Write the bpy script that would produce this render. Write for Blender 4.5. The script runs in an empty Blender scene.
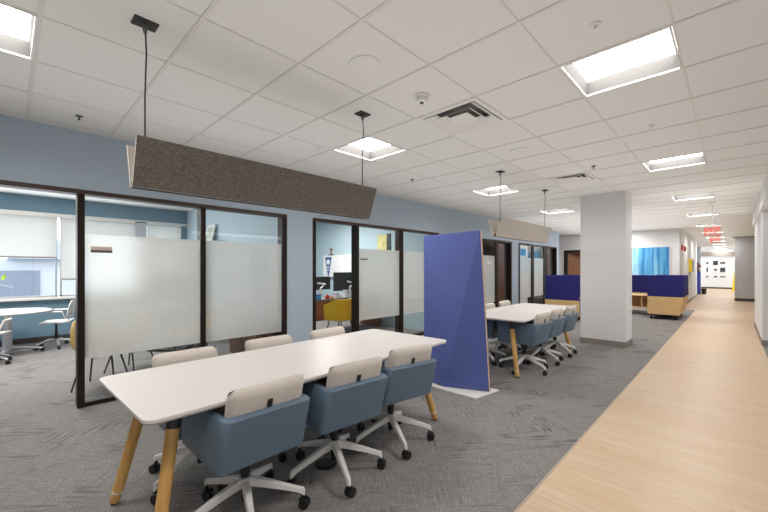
import bpy, bmesh, math, random
from mathutils import Vector, Matrix
PI = math.pi
sc = bpy.context.scene
C = sc.collection
R = random.Random(7)

# ------------------------------------------------------------------ helpers
def lin(c):
    c = c / 255.0
    return c / 12.92 if c <= 0.04045 else ((c + 0.055) / 1.055) ** 2.4
def rgb(r, g, b):
    return (lin(r), lin(g), lin(b), 1.0)

class MB:
    def __init__(s):
        s.v = []; s.f = []
    def add(s, vs, fs, M=None):
        b = len(s.v)
        for v in vs:
            v = Vector(v)
            s.v.append(M @ v if M else v)
        s.f += [tuple(b + i for i in f) for f in fs]
        return s
    def box(s, x0, x1, y0, y1, z0, z1, M=None):
        vs = [(x0,y0,z0),(x1,y0,z0),(x1,y1,z0),(x0,y1,z0),(x0,y0,z1),(x1,y0,z1),(x1,y1,z1),(x0,y1,z1)]
        return s.add(vs, [(0,3,2,1),(4,5,6,7),(0,1,5,4),(1,2,6,5),(2,3,7,6),(3,0,4,7)], M)
    def cbox(s, c, d, M=None):
        return s.box(c[0]-d[0]/2, c[0]+d[0]/2, c[1]-d[1]/2, c[1]+d[1]/2, c[2]-d[2]/2, c[2]+d[2]/2, M)
    def tube(s, pts, rad, n=12, cap=True, flat=1.0):
        """round bar through pts; rad one number or a list; flat squeezes it vertically"""
        pts = [Vector(p) for p in pts]
        if not isinstance(rad, (list, tuple)): rad = [rad] * len(pts)
        rings = []
        for i, p in enumerate(pts):
            a = pts[max(i-1, 0)]; b = pts[min(i+1, len(pts)-1)]
            t = (b - a).normalized()
            up = Vector((0,0,1)) if abs(t.z) < 0.9 else Vector((0,1,0))
            u = t.cross(up).normalized(); w = u.cross(t).normalized()
            rings.append([p + (u*math.cos(2*PI*k/n) + w*math.sin(2*PI*k/n)*flat) * rad[i] for k in range(n)])
        vs = [v for r in rings for v in r]; fs = []
        for i in range(len(pts)-1):
            for k in range(n):
                fs.append((i*n+k, i*n+(k+1)%n, (i+1)*n+(k+1)%n, (i+1)*n+k))
        if cap:
            fs.append(tuple(range(n-1, -1, -1))); fs.append(tuple(range((len(pts)-1)*n, len(pts)*n)))
        return s.add(vs, fs)
    def lathe(s, prof, n=24, M=None):
        """prof: (r, z) from bottom to top"""
        vs = []; fs = []
        for r, z in prof:
            vs += [(r*math.cos(2*PI*k/n), r*math.sin(2*PI*k/n), z) for k in range(n)]
        for i in range(len(prof)-1):
            for k in range(n):
                fs.append((i*n+k, i*n+(k+1)%n, (i+1)*n+(k+1)%n, (i+1)*n+k))
        fs.append(tuple(range(n-1, -1, -1))); fs.append(tuple(range((len(prof)-1)*n, len(prof)*n)))
        return s.add(vs, fs, M)
    def prism(s, poly, z0, z1, M=None):
        n = len(poly)
        vs = [(p[0], p[1], z0) for p in poly] + [(p[0], p[1], z1) for p in poly]
        fs = [tuple(range(n-1, -1, -1)), tuple(range(n, 2*n))] + [(k, (k+1)%n, n+(k+1)%n, n+k) for k in range(n)]
        return s.add(vs, fs, M)
    def quad(s, a, b, c, d):
        return s.add([a, b, c, d], [(0,1,2,3)])
    def loft(s, rings, closed=True, caps=True):
        n = len(rings[0]); vs = [v for r in rings for v in r]; fs = []
        for i in range(len(rings)-1):
            for k in range(n if closed else n-1):
                fs.append((i*n+k, i*n+(k+1)%n, (i+1)*n+(k+1)%n, (i+1)*n+k))
        if caps:
            fs.append(tuple(range(n-1, -1, -1))); fs.append(tuple(range((len(rings)-1)*n, len(rings)*n)))
        return s.add(vs, fs)
    def build(s, name, mat, parent=None, smooth=None, bevel=0, seg=2, subsurf=0):
        me = bpy.data.meshes.new(name)
        me.from_pydata([tuple(v) for v in s.v], [], s.f)
        bm = bmesh.new(); bm.from_mesh(me)
        bmesh.ops.recalc_face_normals(bm, faces=bm.faces)
        bm.to_mesh(me); bm.free()
        me.materials.append(mat)
        o = bpy.data.objects.new(name, me); C.objects.link(o)
        if parent: o.parent = parent
        if smooth is not None:
            for p in me.polygons: p.use_smooth = True
            if smooth < 180: me.set_sharp_from_angle(angle=math.radians(smooth))
        if bevel:
            m = o.modifiers.new('bevel', 'BEVEL'); m.width = bevel; m.segments = seg; m.limit_method = 'ANGLE'; m.angle_limit = math.radians(40)
            if smooth is None:
                for p in me.polygons: p.use_smooth = True
                m.harden_normals = True
        if subsurf:
            m = o.modifiers.new('sub', 'SUBSURF'); m.levels = subsurf; m.render_levels = subsurf
        return o

def rrect(x0, x1, y0, y1, r, n=6):
    out = []
    for cx, cy, a in ((x1-r, y1-r, 0), (x0+r, y1-r, 90), (x0+r, y0+r, 180), (x1-r, y0+r, 270)):
        for k in range(n+1):
            t = math.radians(a + 90*k/n); out.append((cx + r*math.cos(t), cy + r*math.sin(t)))
    return out

def tag(o, label=None, cat=None, group=None, kind=None):
    if label: o['label'] = label
    if cat: o['category'] = cat
    if group: o['group'] = group
    if kind: o['kind'] = kind
    return o
def thing(name, label, cat, loc=(0,0,0), rz=0, group=None):
    o = bpy.data.objects.new(name, None); C.objects.link(o); o.empty_display_size = .1
    o.location = loc; o.rotation_euler = (0,0,rz)
    return tag(o, label, cat, group)
def struct(o):
    o['kind'] = 'structure'; return o
def sempty(name, loc=(0,0,0)):
    o = bpy.data.objects.new(name, None); C.objects.link(o); o.location = loc
    return struct(o)
def dup(root, loc, rz, label, group=None):
    r = root.copy(); C.objects.link(r); r.location = loc; r.rotation_euler = (0,0,rz); r['label'] = label
    if group: r['group'] = group
    for ch in list(root.children):
        c = ch.copy(); C.objects.link(c); c.parent = r
        for g in list(ch.children):
            d = g.copy(); C.objects.link(d); d.parent = c
    return r
def text_mesh(name, body, size, mat, parent, M, extrude=0.001, align='CENTER'):
    cu = bpy.data.curves.new(name, 'FONT'); cu.body = body; cu.size = size; cu.extrude = extrude
    cu.align_x = align; cu.align_y = 'CENTER'; cu.resolution_u = 2
    t = bpy.data.objects.new(name, cu); C.objects.link(t)
    dg = bpy.context.evaluated_depsgraph_get()
    me = bpy.data.meshes.new_from_object(t.evaluated_get(dg))
    bpy.data.objects.remove(t); bpy.data.curves.remove(cu)
    me.transform(M); me.materials.clear(); me.materials.append(mat)
    o = bpy.data.objects.new(name, me); C.objects.link(o)
    if parent: o.parent = parent
    return o

# ------------------------------------------------------------------ materials
def mat(name, col, rough=.5, metal=0, noise=0, nscale=40, bump=0, bscale=200, emit=0, spec=.5, stretch=(1,1,1), sheen=0):
    m = bpy.data.materials.new(name); m.use_nodes = True
    nt = m.node_tree; b = nt.nodes['Principled BSDF']
    b.inputs['Base Color'].default_value = col
    b.inputs['Roughness'].default_value = rough; b.inputs['Metallic'].default_value = metal
    b.inputs['Specular IOR Level'].default_value = spec
    if sheen: b.inputs['Sheen Weight'].default_value = sheen
    if emit:
        b.inputs['Emission Color'].default_value = col; b.inputs['Emission Strength'].default_value = emit
    tc = nt.nodes.new('ShaderNodeTexCoord'); mp = nt.nodes.new('ShaderNodeMapping')
    mp.inputs['Scale'].default_value = stretch
    nt.links.new(tc.outputs['Object'], mp.inputs['Vector'])
    n = nt.nodes.new('ShaderNodeTexNoise'); n.inputs['Scale'].default_value = nscale; n.inputs['Detail'].default_value = 4
    nt.links.new(mp.outputs[0], n.inputs['Vector'])
    mx = nt.nodes.new('ShaderNodeMix'); mx.data_type = 'RGBA'
    k = noise if noise else .02
    mx.inputs[6].default_value = tuple(min(1, c*(1-k)) for c in col[:3]) + (1,)
    mx.inputs[7].default_value = tuple(min(1, c*(1+k)) for c in col[:3]) + (1,)
    nt.links.new(n.outputs['Fac'], mx.inputs[0]); nt.links.new(mx.outputs[2], b.inputs['Base Color'])
    if bump:
        n2 = nt.nodes.new('ShaderNodeTexNoise'); n2.inputs['Scale'].default_value = bscale
        bp = nt.nodes.new('ShaderNodeBump'); bp.inputs['Strength'].default_value = bump; bp.inputs['Distance'].default_value = .002
        nt.links.new(tc.outputs['Object'], n2.inputs['Vector']); nt.links.new(n2.outputs['Fac'], bp.inputs['Height']); nt.links.new(bp.outputs[0], b.inputs['Normal'])
    return m

class NT:
    """small node builder"""
    def __init__(s, name):
        s.m = bpy.data.materials.new(name); s.m.use_nodes = True; s.t = s.m.node_tree; s.b = s.t.nodes['Principled BSDF']
        s.out = s.t.nodes['Material Output']
    def n(s, typ, **kw):
        x = s.t.nodes.new(typ)
        for k, v in kw.items(): setattr(x, k, v)
        return x
    def l(s, a, b): s.t.links.new(a, b)
    def val(s, inp, v):
        if hasattr(v, 'is_output') : s.l(v, inp)
        else: inp.default_value = v
    def math(s, op, a, b=None, c=None):
        x = s.n('ShaderNodeMath', operation=op)
        s.val(x.inputs[0], a)
        if b is not None: s.val(x.inputs[1], b)
        if c is not None: s.val(x.inputs[2], c)
        return x.outputs[0]
    def mix(s, f, a, b):
        x = s.n('ShaderNodeMix', data_type='RGBA')
        s.val(x.inputs[0], f); s.val(x.inputs[6], a); s.val(x.inputs[7], b)
        return x.outputs[2]
    def mapr(s, v, a, b, c=0., d=1.):
        x = s.n('ShaderNodeMapRange'); s.val(x.inputs[0], v)
        for i, q in enumerate((a, b, c, d)): x.inputs[1+i].default_value = q
        return x.outputs[0]
    def pos(s): return s.n('ShaderNodeNewGeometry').outputs['Position']
    def scale(s, v, sc_, rot=0):
        x = s.n('ShaderNodeMapping'); x.inputs['Scale'].default_value = sc_; x.inputs['Rotation'].default_value = (0,0,rot); s.l(v, x.inputs['Vector']); return x.outputs[0]
    def noise(s, v, sc_=1, det=2, rough=.5):
        x = s.n('ShaderNodeTexNoise'); x.inputs['Scale'].default_value = sc_; x.inputs['Detail'].default_value = det; x.inputs['Roughness'].default_value = rough
        s.l(v, x.inputs['Vector']); return x.outputs['Fac']
    def white(s, v):
        x = s.n('ShaderNodeTexWhiteNoise'); s.l(v, x.inputs['Vector']); return x.outputs['Value']

def carpet_mat():
    q = NT('carpet'); p = q.pos()
    def cells(v, cx, cy):
        f = q.n('ShaderNodeVectorMath', operation='FLOOR'); q.l(q.scale(v, (1/cx, 1/cy, 0)), f.inputs[0]); return f.outputs[0]
    g = q.scale(p, (1, 1, 0), math.radians(43))
    c1 = q.white(cells(g, .30, .30))
    a = q.noise(q.scale(g, (3.2, 44, 1)), 1, 2, .5)
    b = q.noise(q.scale(g, (44, 3.2, 1)), 1, 2, .5)
    sel = q.math('GREATER_THAN', c1, .5)
    st = q.math('ADD', q.math('MULTIPLY', a, sel), q.math('MULTIPLY', b, q.math('SUBTRACT', 1., sel)))
    zone = q.noise(q.scale(p, (1, 1, 1)), 2.1, 2, .5)
    c2 = q.white(cells(g, .15, .30))
    strength = q.math('MULTIPLY', q.mapr(zone, .45, .6), q.mapr(c2, .3, .8, 0., 1.))
    dash = q.math('MULTIPLY', q.mapr(st, .51, .575), strength)
    fine = q.noise(q.scale(p, (1, 1, 1)), 100, 3, .85)
    hatch = q.math('ADD', q.math('MULTIPLY', q.noise(q.scale(g, (9, 100, 1)), 1, 1, .5), .5), q.math('MULTIPLY', q.noise(q.scale(g, (100, 9, 1)), 1, 1, .5), .5))
    mid = q.noise(q.scale(p, (1, 1, 1)), 11, 3, .6)
    base = q.mix(q.mapr(fine, .3, .7), rgb(88, 84, 82), rgb(180, 176, 173))
    base = q.mix(q.mapr(hatch, .44, .58, 0, .5), base, rgb(108, 104, 103))
    base = q.mix(q.mapr(st, .45, .6, 0, .22), base, rgb(112, 107, 106))
    base = q.mix(q.mapr(mid, .4, .7, 0, .3), base, rgb(130, 126, 125))
    col = q.mix(q.math('MULTIPLY', dash, .8), base, rgb(84, 72, 68))
    q.l(col, q.b.inputs['Base Color']); q.b.inputs['Roughness'].default_value = .95; q.b.inputs['Specular IOR Level'].default_value = .1
    bp = q.n('ShaderNodeBump'); bp.inputs['Strength'].default_value = .5; bp.inputs['Distance'].default_value = .003
    q.l(fine, bp.inputs['Height']); q.l(bp.outputs[0], q.b.inputs['Normal'])
    return q.m

def plank_mat():
    q = NT('vinyl_plank'); p = q.pos()
    v = q.scale(p, (1, 1, 0))
    br = q.n('ShaderNodeTexBrick'); br.offset = .37; br.inputs['Scale'].default_value = 1
    br.inputs['Brick Width'].default_value = 1.1; br.inputs['Row Height'].default_value = .15; br.inputs['Mortar Size'].default_value = .0016
    br.inputs['Color1'].default_value = (.25,.25,.25,1); br.inputs['Color2'].default_value = (.75,.75,.75,1); br.inputs['Mortar'].default_value = (0,0,0,1)
    br.inputs['Bias'].default_value = 0
    q.l(v, br.inputs['Vector'])
    f = q.n('ShaderNodeVectorMath', operation='FLOOR'); q.l(q.scale(p, (1/1.1, 1/.15, 0)), f.inputs[0])
    rnd = q.white(f.outputs[0])
    grain = q.noise(q.scale(p, (2.2, 42, 1)), 1, 4, .6)
    broad = q.noise(q.scale(p, (.7, 5, 1)), 1, 3, .5)
    col = q.mix(q.mapr(grain, .3, .72), rgb(196, 169, 140), rgb(219, 197, 168))
    col = q.mix(q.mapr(broad, .38, .62, 0, .6), col, rgb(202, 168, 132))
    col = q.mix(q.mapr(br.outputs['Color'], .25, .75, 0, .22), col, rgb(192, 164, 132))
    col = q.mix(q.math('MULTIPLY', br.outputs['Fac'], .15), col, rgb(120, 92, 72))
    q.l(col, q.b.inputs['Base Color'])
    q.l(q.mapr(grain, .3, .7,   .30, .44), q.b.inputs['Roughness']); q.b.inputs['Specular IOR Level'].default_value = .45
    return q.m

def wood_mat(name, c1, c2, axis='z', sc_=30, rough=.45):
    q = NT(name); tc = q.n('ShaderNodeTexCoord').outputs['Object']
    s_ = {'x': (.12,1,1), 'y': (1,.12,1), 'z': (1,1,.12)}[axis]
    g = q.noise(q.scale(tc, s_), sc_, 5, .65); g2 = q.noise(q.scale(tc, s_), sc_*4, 3, .5)
    col = q.mix(q.mapr(g, .3, .7), c1, c2)
    col = q.mix(q.mapr(g2, .4, .7, 0, .3), col, tuple(c*.72 for c in c1[:3]) + (1,))
    q.l(col, q.b.inputs['Base Color']); q.b.inputs['Roughness'].default_value = rough
    return q.m

def weave_mat(name, c1, c2, sc_=420, big=.25, rough=.95):
    q = NT(name); tc = q.n('ShaderNodeTexCoord').outputs['Object']
    a = q.noise(q.scale(tc, (1,1,.18)), sc_, 2, .6); b = q.noise(q.scale(tc, (.18,.18,1)), sc_, 2, .6)
    w = q.math('ADD', q.math('MULTIPLY', a, .5), q.math('MULTIPLY', b, .5))
    col = q.mix(q.mapr(w, .38, .62), c1, c2)
    m_ = q.noise(tc, sc_*.12, 3, .6)
    col = q.mix(q.mapr(m_, .35, .7, 0, big), col, c1)
    q.l(col, q.b.inputs['Base Color']); q.b.inputs['Roughness'].default_value = rough; q.b.inputs['Specular IOR Level'].default_value = .15
    bp = q.n('ShaderNodeBump'); bp.inputs['Strength'].default_value = .35; bp.inputs['Distance'].default_value = .001
    q.l(w, bp.inputs['Height']); q.l(bp.outputs[0], q.b.inputs['Normal'])
    return q.m

def glass_mat():
    q = NT('clear_glass')
    tr = q.n('ShaderNodeBsdfTransparent'); tr.inputs[0].default_value = (.93,.95,.95,1)
    gl = q.n('ShaderNodeBsdfGlossy'); gl.inputs['Roughness'].default_value = .0; gl.inputs[0].default_value = (1,1,1,1)
    fr = q.n('ShaderNodeLayerWeight'); fr.inputs[0].default_value = .5
    sch = q.math('ADD', q.math('MULTIPLY', q.math('POWER', fr.outputs['Facing'], 5.), .85), .05)
    mx = q.n('ShaderNodeMixShader'); q.l(sch, mx.inputs[0]); q.l(tr.outputs[0], mx.inputs[1]); q.l(gl.outputs[0], mx.inputs[2])
    q.l(mx.outputs[0], q.out.inputs[0]); return q.m
def frost_mat():
    q = NT('frosted_film')
    df = q.n('ShaderNodeBsdfDiffuse'); df.inputs[0].default_value = rgb(240,236,232)
    tl = q.n('ShaderNodeBsdfTranslucent'); tl.inputs[0].default_value = rgb(250,248,244)
    rf = q.n('ShaderNodeBsdfRefraction'); rf.inputs['Roughness'].default_value = .36; rf.inputs['IOR'].default_value = 1.25; rf.inputs[0].default_value = (.93,.94,.93,1)
    m1 = q.n('ShaderNodeMixShader'); m1.inputs[0].default_value = .55; q.l(df.outputs[0], m1.inputs[1]); q.l(tl.outputs[0], m1.inputs[2])
    m2 = q.n('ShaderNodeMixShader'); m2.inputs[0].default_value = .38; q.l(m1.outputs[0], m2.inputs[1]); q.l(rf.outputs[0], m2.inputs[2])
    q.l(m2.outputs[0], q.out.inputs[0]); return q.m
def shade_mat():
    q = NT('roller_shade_fabric')
    df = q.n('ShaderNodeBsdfDiffuse'); tl = q.n('ShaderNodeBsdfTranslucent')
    tc = q.n('ShaderNodeTexCoord').outputs['Object']
    w = q.noise(q.scale(tc, (1,1,8)), 60, 2)
    c = q.mix(w, rgb(205,203,196), rgb(222,220,214)); q.l(c, df.inputs[0]); q.l(c, tl.inputs[0])
    m1 = q.n('ShaderNodeMixShader'); m1.inputs[0].default_value = .5; q.l(df.outputs[0], m1.inputs[1]); q.l(tl.outputs[0], m1.inputs[2])
    q.l(m1.outputs[0], q.out.inputs[0]); return q.m
def emit_mat(name, col, s_):
    q = NT(name); e = q.n('ShaderNodeEmission'); e.inputs[0].default_value = col; e.inputs[1].default_value = s_
    q.l(e.outputs[0], q.out.inputs[0]); return q.m
def art_mat():
    q = NT('blue_painting'); p = q.pos()
    a = q.noise(q.scale(p, (5, 1, .25)), 1, 5, .65); b = q.noise(q.scale(p, (14, 1, .5)), 1, 4, .6)
    r = q.n('ShaderNodeValToRGB'); q.l(q.math('ADD', q.math('MULTIPLY', a, .65), q.math('MULTIPLY', b, .35)), r.inputs[0])
    el = r.color_ramp.elements; el[0].position = .32; el[0].color = rgb(34,100,168); el[1].position = .66; el[1].color = rgb(214,230,238)
    for pp, cc in ((.42, rgb(58,136,196)), (.5, rgb(96,172,216)), (.58, rgb(164,208,230))):
        e = el.new(pp); e.color = cc
    q.l(r.outputs[0], q.b.inputs['Base Color']); q.b.inputs['Roughness'].default_value = .7; return q.m

M = dict(
    carpet=carpet_mat(), plank=plank_mat(),
    tile=mat('ceiling_tile', rgb(224,224,222), .95, noise=.03, nscale=300, bump=.25, bscale=500, spec=.1),
    tee=mat('ceiling_tee', rgb(214,212,208), .6),
    wallblue=mat('blue_grey_paint', rgb(178,193,206), .8, noise=.02, nscale=4),
    wallwhite=mat('pale_grey_paint', rgb(224,224,225), .8, noise=.02, nscale=4),
    wallgrey=mat('cool_grey_paint', rgb(196,198,203), .8),
    accent=mat('slate_blue_paint', rgb(112,142,158), .8),
    skyblue=mat('light_blue_paint', rgb(182,202,211), .8),
    rubber=mat('taupe_rubber_base', rgb(140,131,123), .6),
    rubber_dark=mat('dark_rubber_base', rgb(62,57,54), .6),
    bronze=wood_mat('dark_bronze_frame', rgb(50,32,22), rgb(78,52,37), 'y', 20, .5),
    bronze_post=mat('dark_bronze_post', rgb(40,29,23), .5, spec=.2),
    glass=glass_mat(), frost=frost_mat(), shade=shade_mat(),
    lens=emit_mat('light_lens', (1.0, .975, .94, 1), 27.0),
    recess=mat('light_recess', rgb(72,71,70), .9, spec=.0),
    flange=mat('white_enamel', rgb(226,225,222), .5),
    laminate=mat('white_laminate', rgb(219,213,209), .35, spec=.4),
    edge=mat('tabletop_edge', rgb(186,178,170), .5),
    oak=wood_mat('oak', rgb(206,152,80), rgb(232,186,112), 'z', 26, .42),
    ply=wood_mat('birch_plywood', rgb(222,182,124), rgb(236,202,148), 'x', 14, .45),
    walnut=wood_mat('walnut_veneer', rgb(74,46,30), rgb(110,70,46), 'z', 18, .4),
    walnut_lit=wood_mat('walnut_veneer_lit', rgb(120,78,50), rgb(156,104,68), 'z', 18, .4),  # walnut again, lightened in its colour as if lit
    desk=wood_mat('desk_veneer', rgb(112,62,36), rgb(146,86,50), 'y', 14, .35),
    steel=mat('grey_metal', rgb(112,110,112), .4, .6),
    vinyl=mat('blue_grey_vinyl', rgb(98,117,134), .42, noise=.05, nscale=30, bump=.15, bscale=600, spec=.4),
    beige=weave_mat('beige_fabric', rgb(186,176,166), rgb(220,211,202), 500, .15),
    white=mat('white_plastic', rgb(226,222,216), .4),
    black=mat('black_plastic', rgb(24,23,23), .45),
    dark=mat('unlit_room_dark', rgb(22,20,20), .8),  # painted darkness for the panels behind the office doors
    greydark=mat('dark_grey_metal', rgb(60,60,64), .5, .3),
    felt=weave_mat('grey_brown_felt', rgb(78,72,67), rgb(128,120,112), 300, .3),
    felt_edge=mat('pale_felt_edge', rgb(206,198,190), .9),
    screen=weave_mat('royal_blue_fabric', rgb(74,86,148), rgb(112,126,188), 520, .2),
    navy=weave_mat('navy_fabric', rgb(44,44,106), rgb(58,58,128), 420, .2),
    red=mat('red_plastic', rgb(196,44,40), .5),
    redglow=emit_mat('red_exit_glow', (1, .09, .07, 1), 1.5),
    acrylic=None,
    yellow=mat('yellow_upholstery', rgb(222,172,34), .7, noise=.05),
    yellowp=mat('yellow_plastic', rgb(238,206,30), .5),
    yellowply=mat('honey_plywood', rgb(228,190,110), .5, noise=.05),
    cream=mat('cream_plastic', rgb(232,222,190), .6),
    art=art_mat(),
    paper=mat('white_paper', rgb(236,236,234), .7),
    silver=mat('silver_metal', rgb(190,190,192), .35, .7),
    bluebox=mat('blue_card', rgb(60,140,190), .6),
    bluesheet=mat('bright_blue_sheet', rgb(66,160,214), .6),
    ink=mat('dark_ink', rgb(96,90,92), .6),
    peach=mat('pale_peach', rgb(226,206,190), .6),
    postblue=mat('deep_blue_paint', rgb(52,66,150), .5),
    maroon=mat('dark_red', rgb(112,38,34), .6),
    extwall=mat('pale_render', rgb(190,194,200), .9), extdark=mat('grey_roof', rgb(128,136,150), .9),
    asphalt=mat('pale_asphalt', rgb(176,180,186), .9, noise=.1, nscale=6),
    leaf=mat('lime_leaf', rgb(168,200,48), .6),
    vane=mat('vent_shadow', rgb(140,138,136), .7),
)
def acrylic():
    q = NT('clear_acrylic'); tr = q.n('ShaderNodeBsdfTransparent'); tr.inputs[0].default_value = (.97,.80,.79,1)
    gl = q.n('ShaderNodeBsdfGlossy'); gl.inputs['Roughness'].default_value = .1
    mx = q.n('ShaderNodeMixShader'); mx.inputs[0].default_value = .06; q.l(tr.outputs[0], mx.inputs[1]); q.l(gl.outputs[0], mx.inputs[2]); q.l(mx.outputs[0], q.out.inputs[0]); return q.m
M['acrylic'] = acrylic()

# ------------------------------------------------------------------ setting
H = 2.743; EYE = 1.383; P = .612; GX = -.851; GY = 2.572
WX = -4.66; WB = -4.78; FAR = 15.9
LIGHTS = [(0, k) for k in range(-5, 51, 5)] + [(-4, k) for k in (-5, 0, 5, 10, 15, 20)]  # last office-side entry is added unseen behind the column, for the end wall
VENTS = [(-2, 0), (-2, 5)]

def floors():
    m = MB(); m.box(-9.4, -.895, -5, FAR, -.1, 0); m.box(.39, 6, -5, 9.4, -.1, 0)
    struct(m.build('floor', M['carpet']))
    m = MB(); m.box(-.895, .39, -5, FAR, -.1, 0); m.box(-3.2, 4, FAR, 36, -.1, 0); m.box(.39, 6, 9.4, FAR, -.1, 0)
    struct(m.build('floor_corridor', M['plank']))
    m = MB(); m.box(-.897, -.885, -5, FAR, -.01, .003)
    struct(m.build('trim_1', mat('floor_transition', rgb(176,160,144), .5)))
floors()

def ceiling():
    holes = {(i, j) for i, j in LIGHTS} | set(VENTS)
    m = MB(); g = MB()
    i0, i1, j0, j1 = -15, 9, -13, 55
    for i in range(i0, i1):
        for j in range(j0, j1):
            if (i, j) in holes: continue
            x = GX + P*i; y = GY + P*j
            m.quad((x, y, H+.003), (x, y+P, H+.003), (x+P, y+P, H+.003), (x+P, y, H+.003))
    struct(m.build('ceiling', M['tile']))
    for i in range(i0, i1+1):
        x = GX + P*i; g.box(x-.006, x+.006, GY+P*j0, GY+P*j1, H-.001, H+.012)
    for j in range(j0, j1+1):
        y = GY + P*j; g.box(GX+P*i0, GX+P*i1, y-.011, y+.011, H-.002, H+.012)
    struct(g.build('trim_2', M['tee']))
    m = MB(); m.box(GX+P*i0, GX+P*i1, GY+P*j0, GY+P*j1, H+.125, H+.14); struct(m.build('ceiling_slab', M['wallwhite']))
ceiling()

def walls():
    w = MB(); w.box(WB, WX, -5, 14.25, 2.16, H+.01)
    for a, b in ((-5, -.45), (2.81, 3.26), (6.58, 7.0), (10.23, 10.70), (13.99, 14.25)): w.box(WB, WX, a, b, 0, 2.16)
    struct(w.build('wall_left', M['wallblue']))
    # office cross walls
    w = MB(); w.box(-9.4, WB, 2.98, 3.10, 0, H); struct(w.build('wall_office_front', M['skyblue']))
    w = MB(); w.box(-9.4, WB, 6.42, 6.56, 0, H); struct(w.build('wall_office_middle', M['skyblue']))
    w = MB(); w.box(-9.4, WB, 10.4, 10.52, 0, H); struct(w.build('wall_office_rear', M['wallwhite']))
    w = MB(); w.box(-9.4, WB, 14.13, 14.25, 0, H); struct(w.build('wall_office_end', M['wallwhite']))
    w = MB(); w.box(-9.4, WB, -3.4, -3.28, 0, H); struct(w.build('wall_office_near', M['wallwhite']))
    # outside wall with window openings, slate blue in the first office
    wy = [(-3.28, .67), (.715, 1.93), (2.14, 2.85)]
    w = MB(); w.box(-9.6, -9.4, -3.4, 3.04, 0, .83); w.box(-9.6, -9.4, -3.4, 3.04, 2.41, H)
    w.box(-9.6, -9.4, 2.85, 3.04, .83, 2.41)
    struct(w.build('wall_outer', M['accent']))
    w = MB(); w.box(-9.6, -9.4, 3.04, 14.25, 0, H); struct(w.build('wall_outer_rear', M['skyblue']))
    w = MB(); w.box(-9.6, -9.36, 1.93, 2.14, .83, 2.41); struct(w.build('trim_3', M['wallgrey']))
    w = MB(); w.box(-9.5, -9.28, -3.28, 2.98, .80, .84); w.box(-9.5, -9.36, -3.28, 2.98, 2.385, 2.44)
    struct(w.build('trim_4', M['white']))
    for k, (a, b) in enumerate(wy):
        e = sempty('window_%d' % (k+1), (-9.48, (a+b)/2, .84))
        f = MB(); ww = (b-a)/2
        f.box(-.03, .03, -ww, -ww+.025, 0, 1.55); f.box(-.03, .03, ww-.025, ww, 0, 1.55); f.box(-.03, .03, -ww, ww, 0, .03); f.box(-.03, .03, -ww, ww, 1.52, 1.55)
        f.build('window_frame', M['silver'], e)
        g = MB(); g.quad((0,-ww,0),(0,ww,0),(0,ww,1.55),(0,-ww,1.55)); g.build('window_pane', M['glass'], e)
    # end wall facing the camera, with a doorway
    w = MB(); w.box(-6.5, -5.0, FAR, FAR+.14, 0, H); w.box(-5.0, -4.0, FAR, FAR+.14, 2.11, H); w.box(-4.0, -1.3, FAR, FAR+.14, 0, H)
    struct(w.build('wall_end', M['wallwhite']))
    w = MB(); w.box(-6.5, -6.4, 14.1, FAR, 0, H); struct(w.build('wall_recess', M['wallwhite']))
    w = MB(); w.box(-1.44, -1.3, FAR+.001, 24.2, 0, H); struct(w.build('wall_corridor_left', M['wallwhite']))
    w = MB(); w.box(-3.2, -1.44, 30, 30.15, 0, H); w.box(-3.2, -3.1, 24, 30, 0, H); struct(w.build('wall_corridor_recess', M['wallblue']))
    w = MB(); w.box(-3.2, 4, 34, 34.15, 0, H); struct(w.build('wall_far', M['wallwhite']))
    w = MB(); w.box(-1.6, 1.5, 33.9, 34, 2.24, 2.52); struct(w.build('trim_5', M['rubber']))
    w = MB(); w.box(.07, 3.2, 21.6, 24, 0, H); struct(w.build('wall_corridor_right', M['wallgrey']))
    w = MB(); w.box(.385, .8, 9.4, 12.5, 0, H); struct(w.build('wall_right', M['wallwhite']))
    w = MB(); w.box(.35, .62, -5, 12.52, 2.42, H+.005); struct(w.build('trim_6', M['wallwhite']))
    w = MB(); w.box(3.1, 3.2, 9.4, 21.6, 0, H); struct(w.build('wall_right_recess', M['wallwhite']))
    w = MB(); w.box(-.02, 3.3, 21.56, 21.6, H-.04, H); struct(w.build('trim_7', M['rubber']))
    w = MB(); w.box(-9.6, 6, -5.1, -5, 0, H); struct(w.build('wall_back', M['wallwhite']))
    # the room behind the viewpoint
    w = MB(); w.box(5.9, 6, -5, 9.4, 0, H); struct(w.build('wall_far_right', M['wallwhite']))
    # column with rubber base
    w = MB(); w.box(-2.06, -1.34, 7.46, 8.0, 0, H); struct(w.build('wall_column', M['wallwhite']))
    b = MB(); b.box(-2.068, -1.332, 7.452, 8.008, 0, .10); struct(b.build('baseboard_column', M['rubber']))
    b = MB(); b.box(WX, WX+.008, 2.815, 3.255, 0, .1); b.box(WX, WX+.008, 6.585, 6.995, 0, .1); b.box(WX, WX+.008, 10.235, 10.695, 0, .1); b.box(WX, WX+.008, 13.995, 14.25, 0, .1)
    b.box(WX, WX+.008, -5, -.455, 0, .1)
    struct(b.build('baseboard_left', M['rubber_dark']))
    b = MB(); b.box(-9.4, -9.39, -3.28, 2.98, 0, .1); b.box(-9.4, WB, 2.97, 2.98, 0, .1); struct(b.build('baseboard_office', M['rubber_dark']))
    b = MB(); b.box(-4.0, -1.292, FAR-.008, FAR, 0, .1); b.box(-1.3, -1.292, FAR, 24.2, 0, .1); b.box(.385, .808, 9.392, 9.4, 0, .1); b.box(.377, .385, 9.392, 12.5, 0, .1)
    struct(b.build('baseboard_end', M['rubber']))
    b = MB(); b.box(.062, 3.2, 21.592, 21.6, 0, .12); b.box(-1.6, .07, 33.99, 34, 0, .1); struct(b.build('baseboard_far', M['rubber_dark']))
walls()

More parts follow.
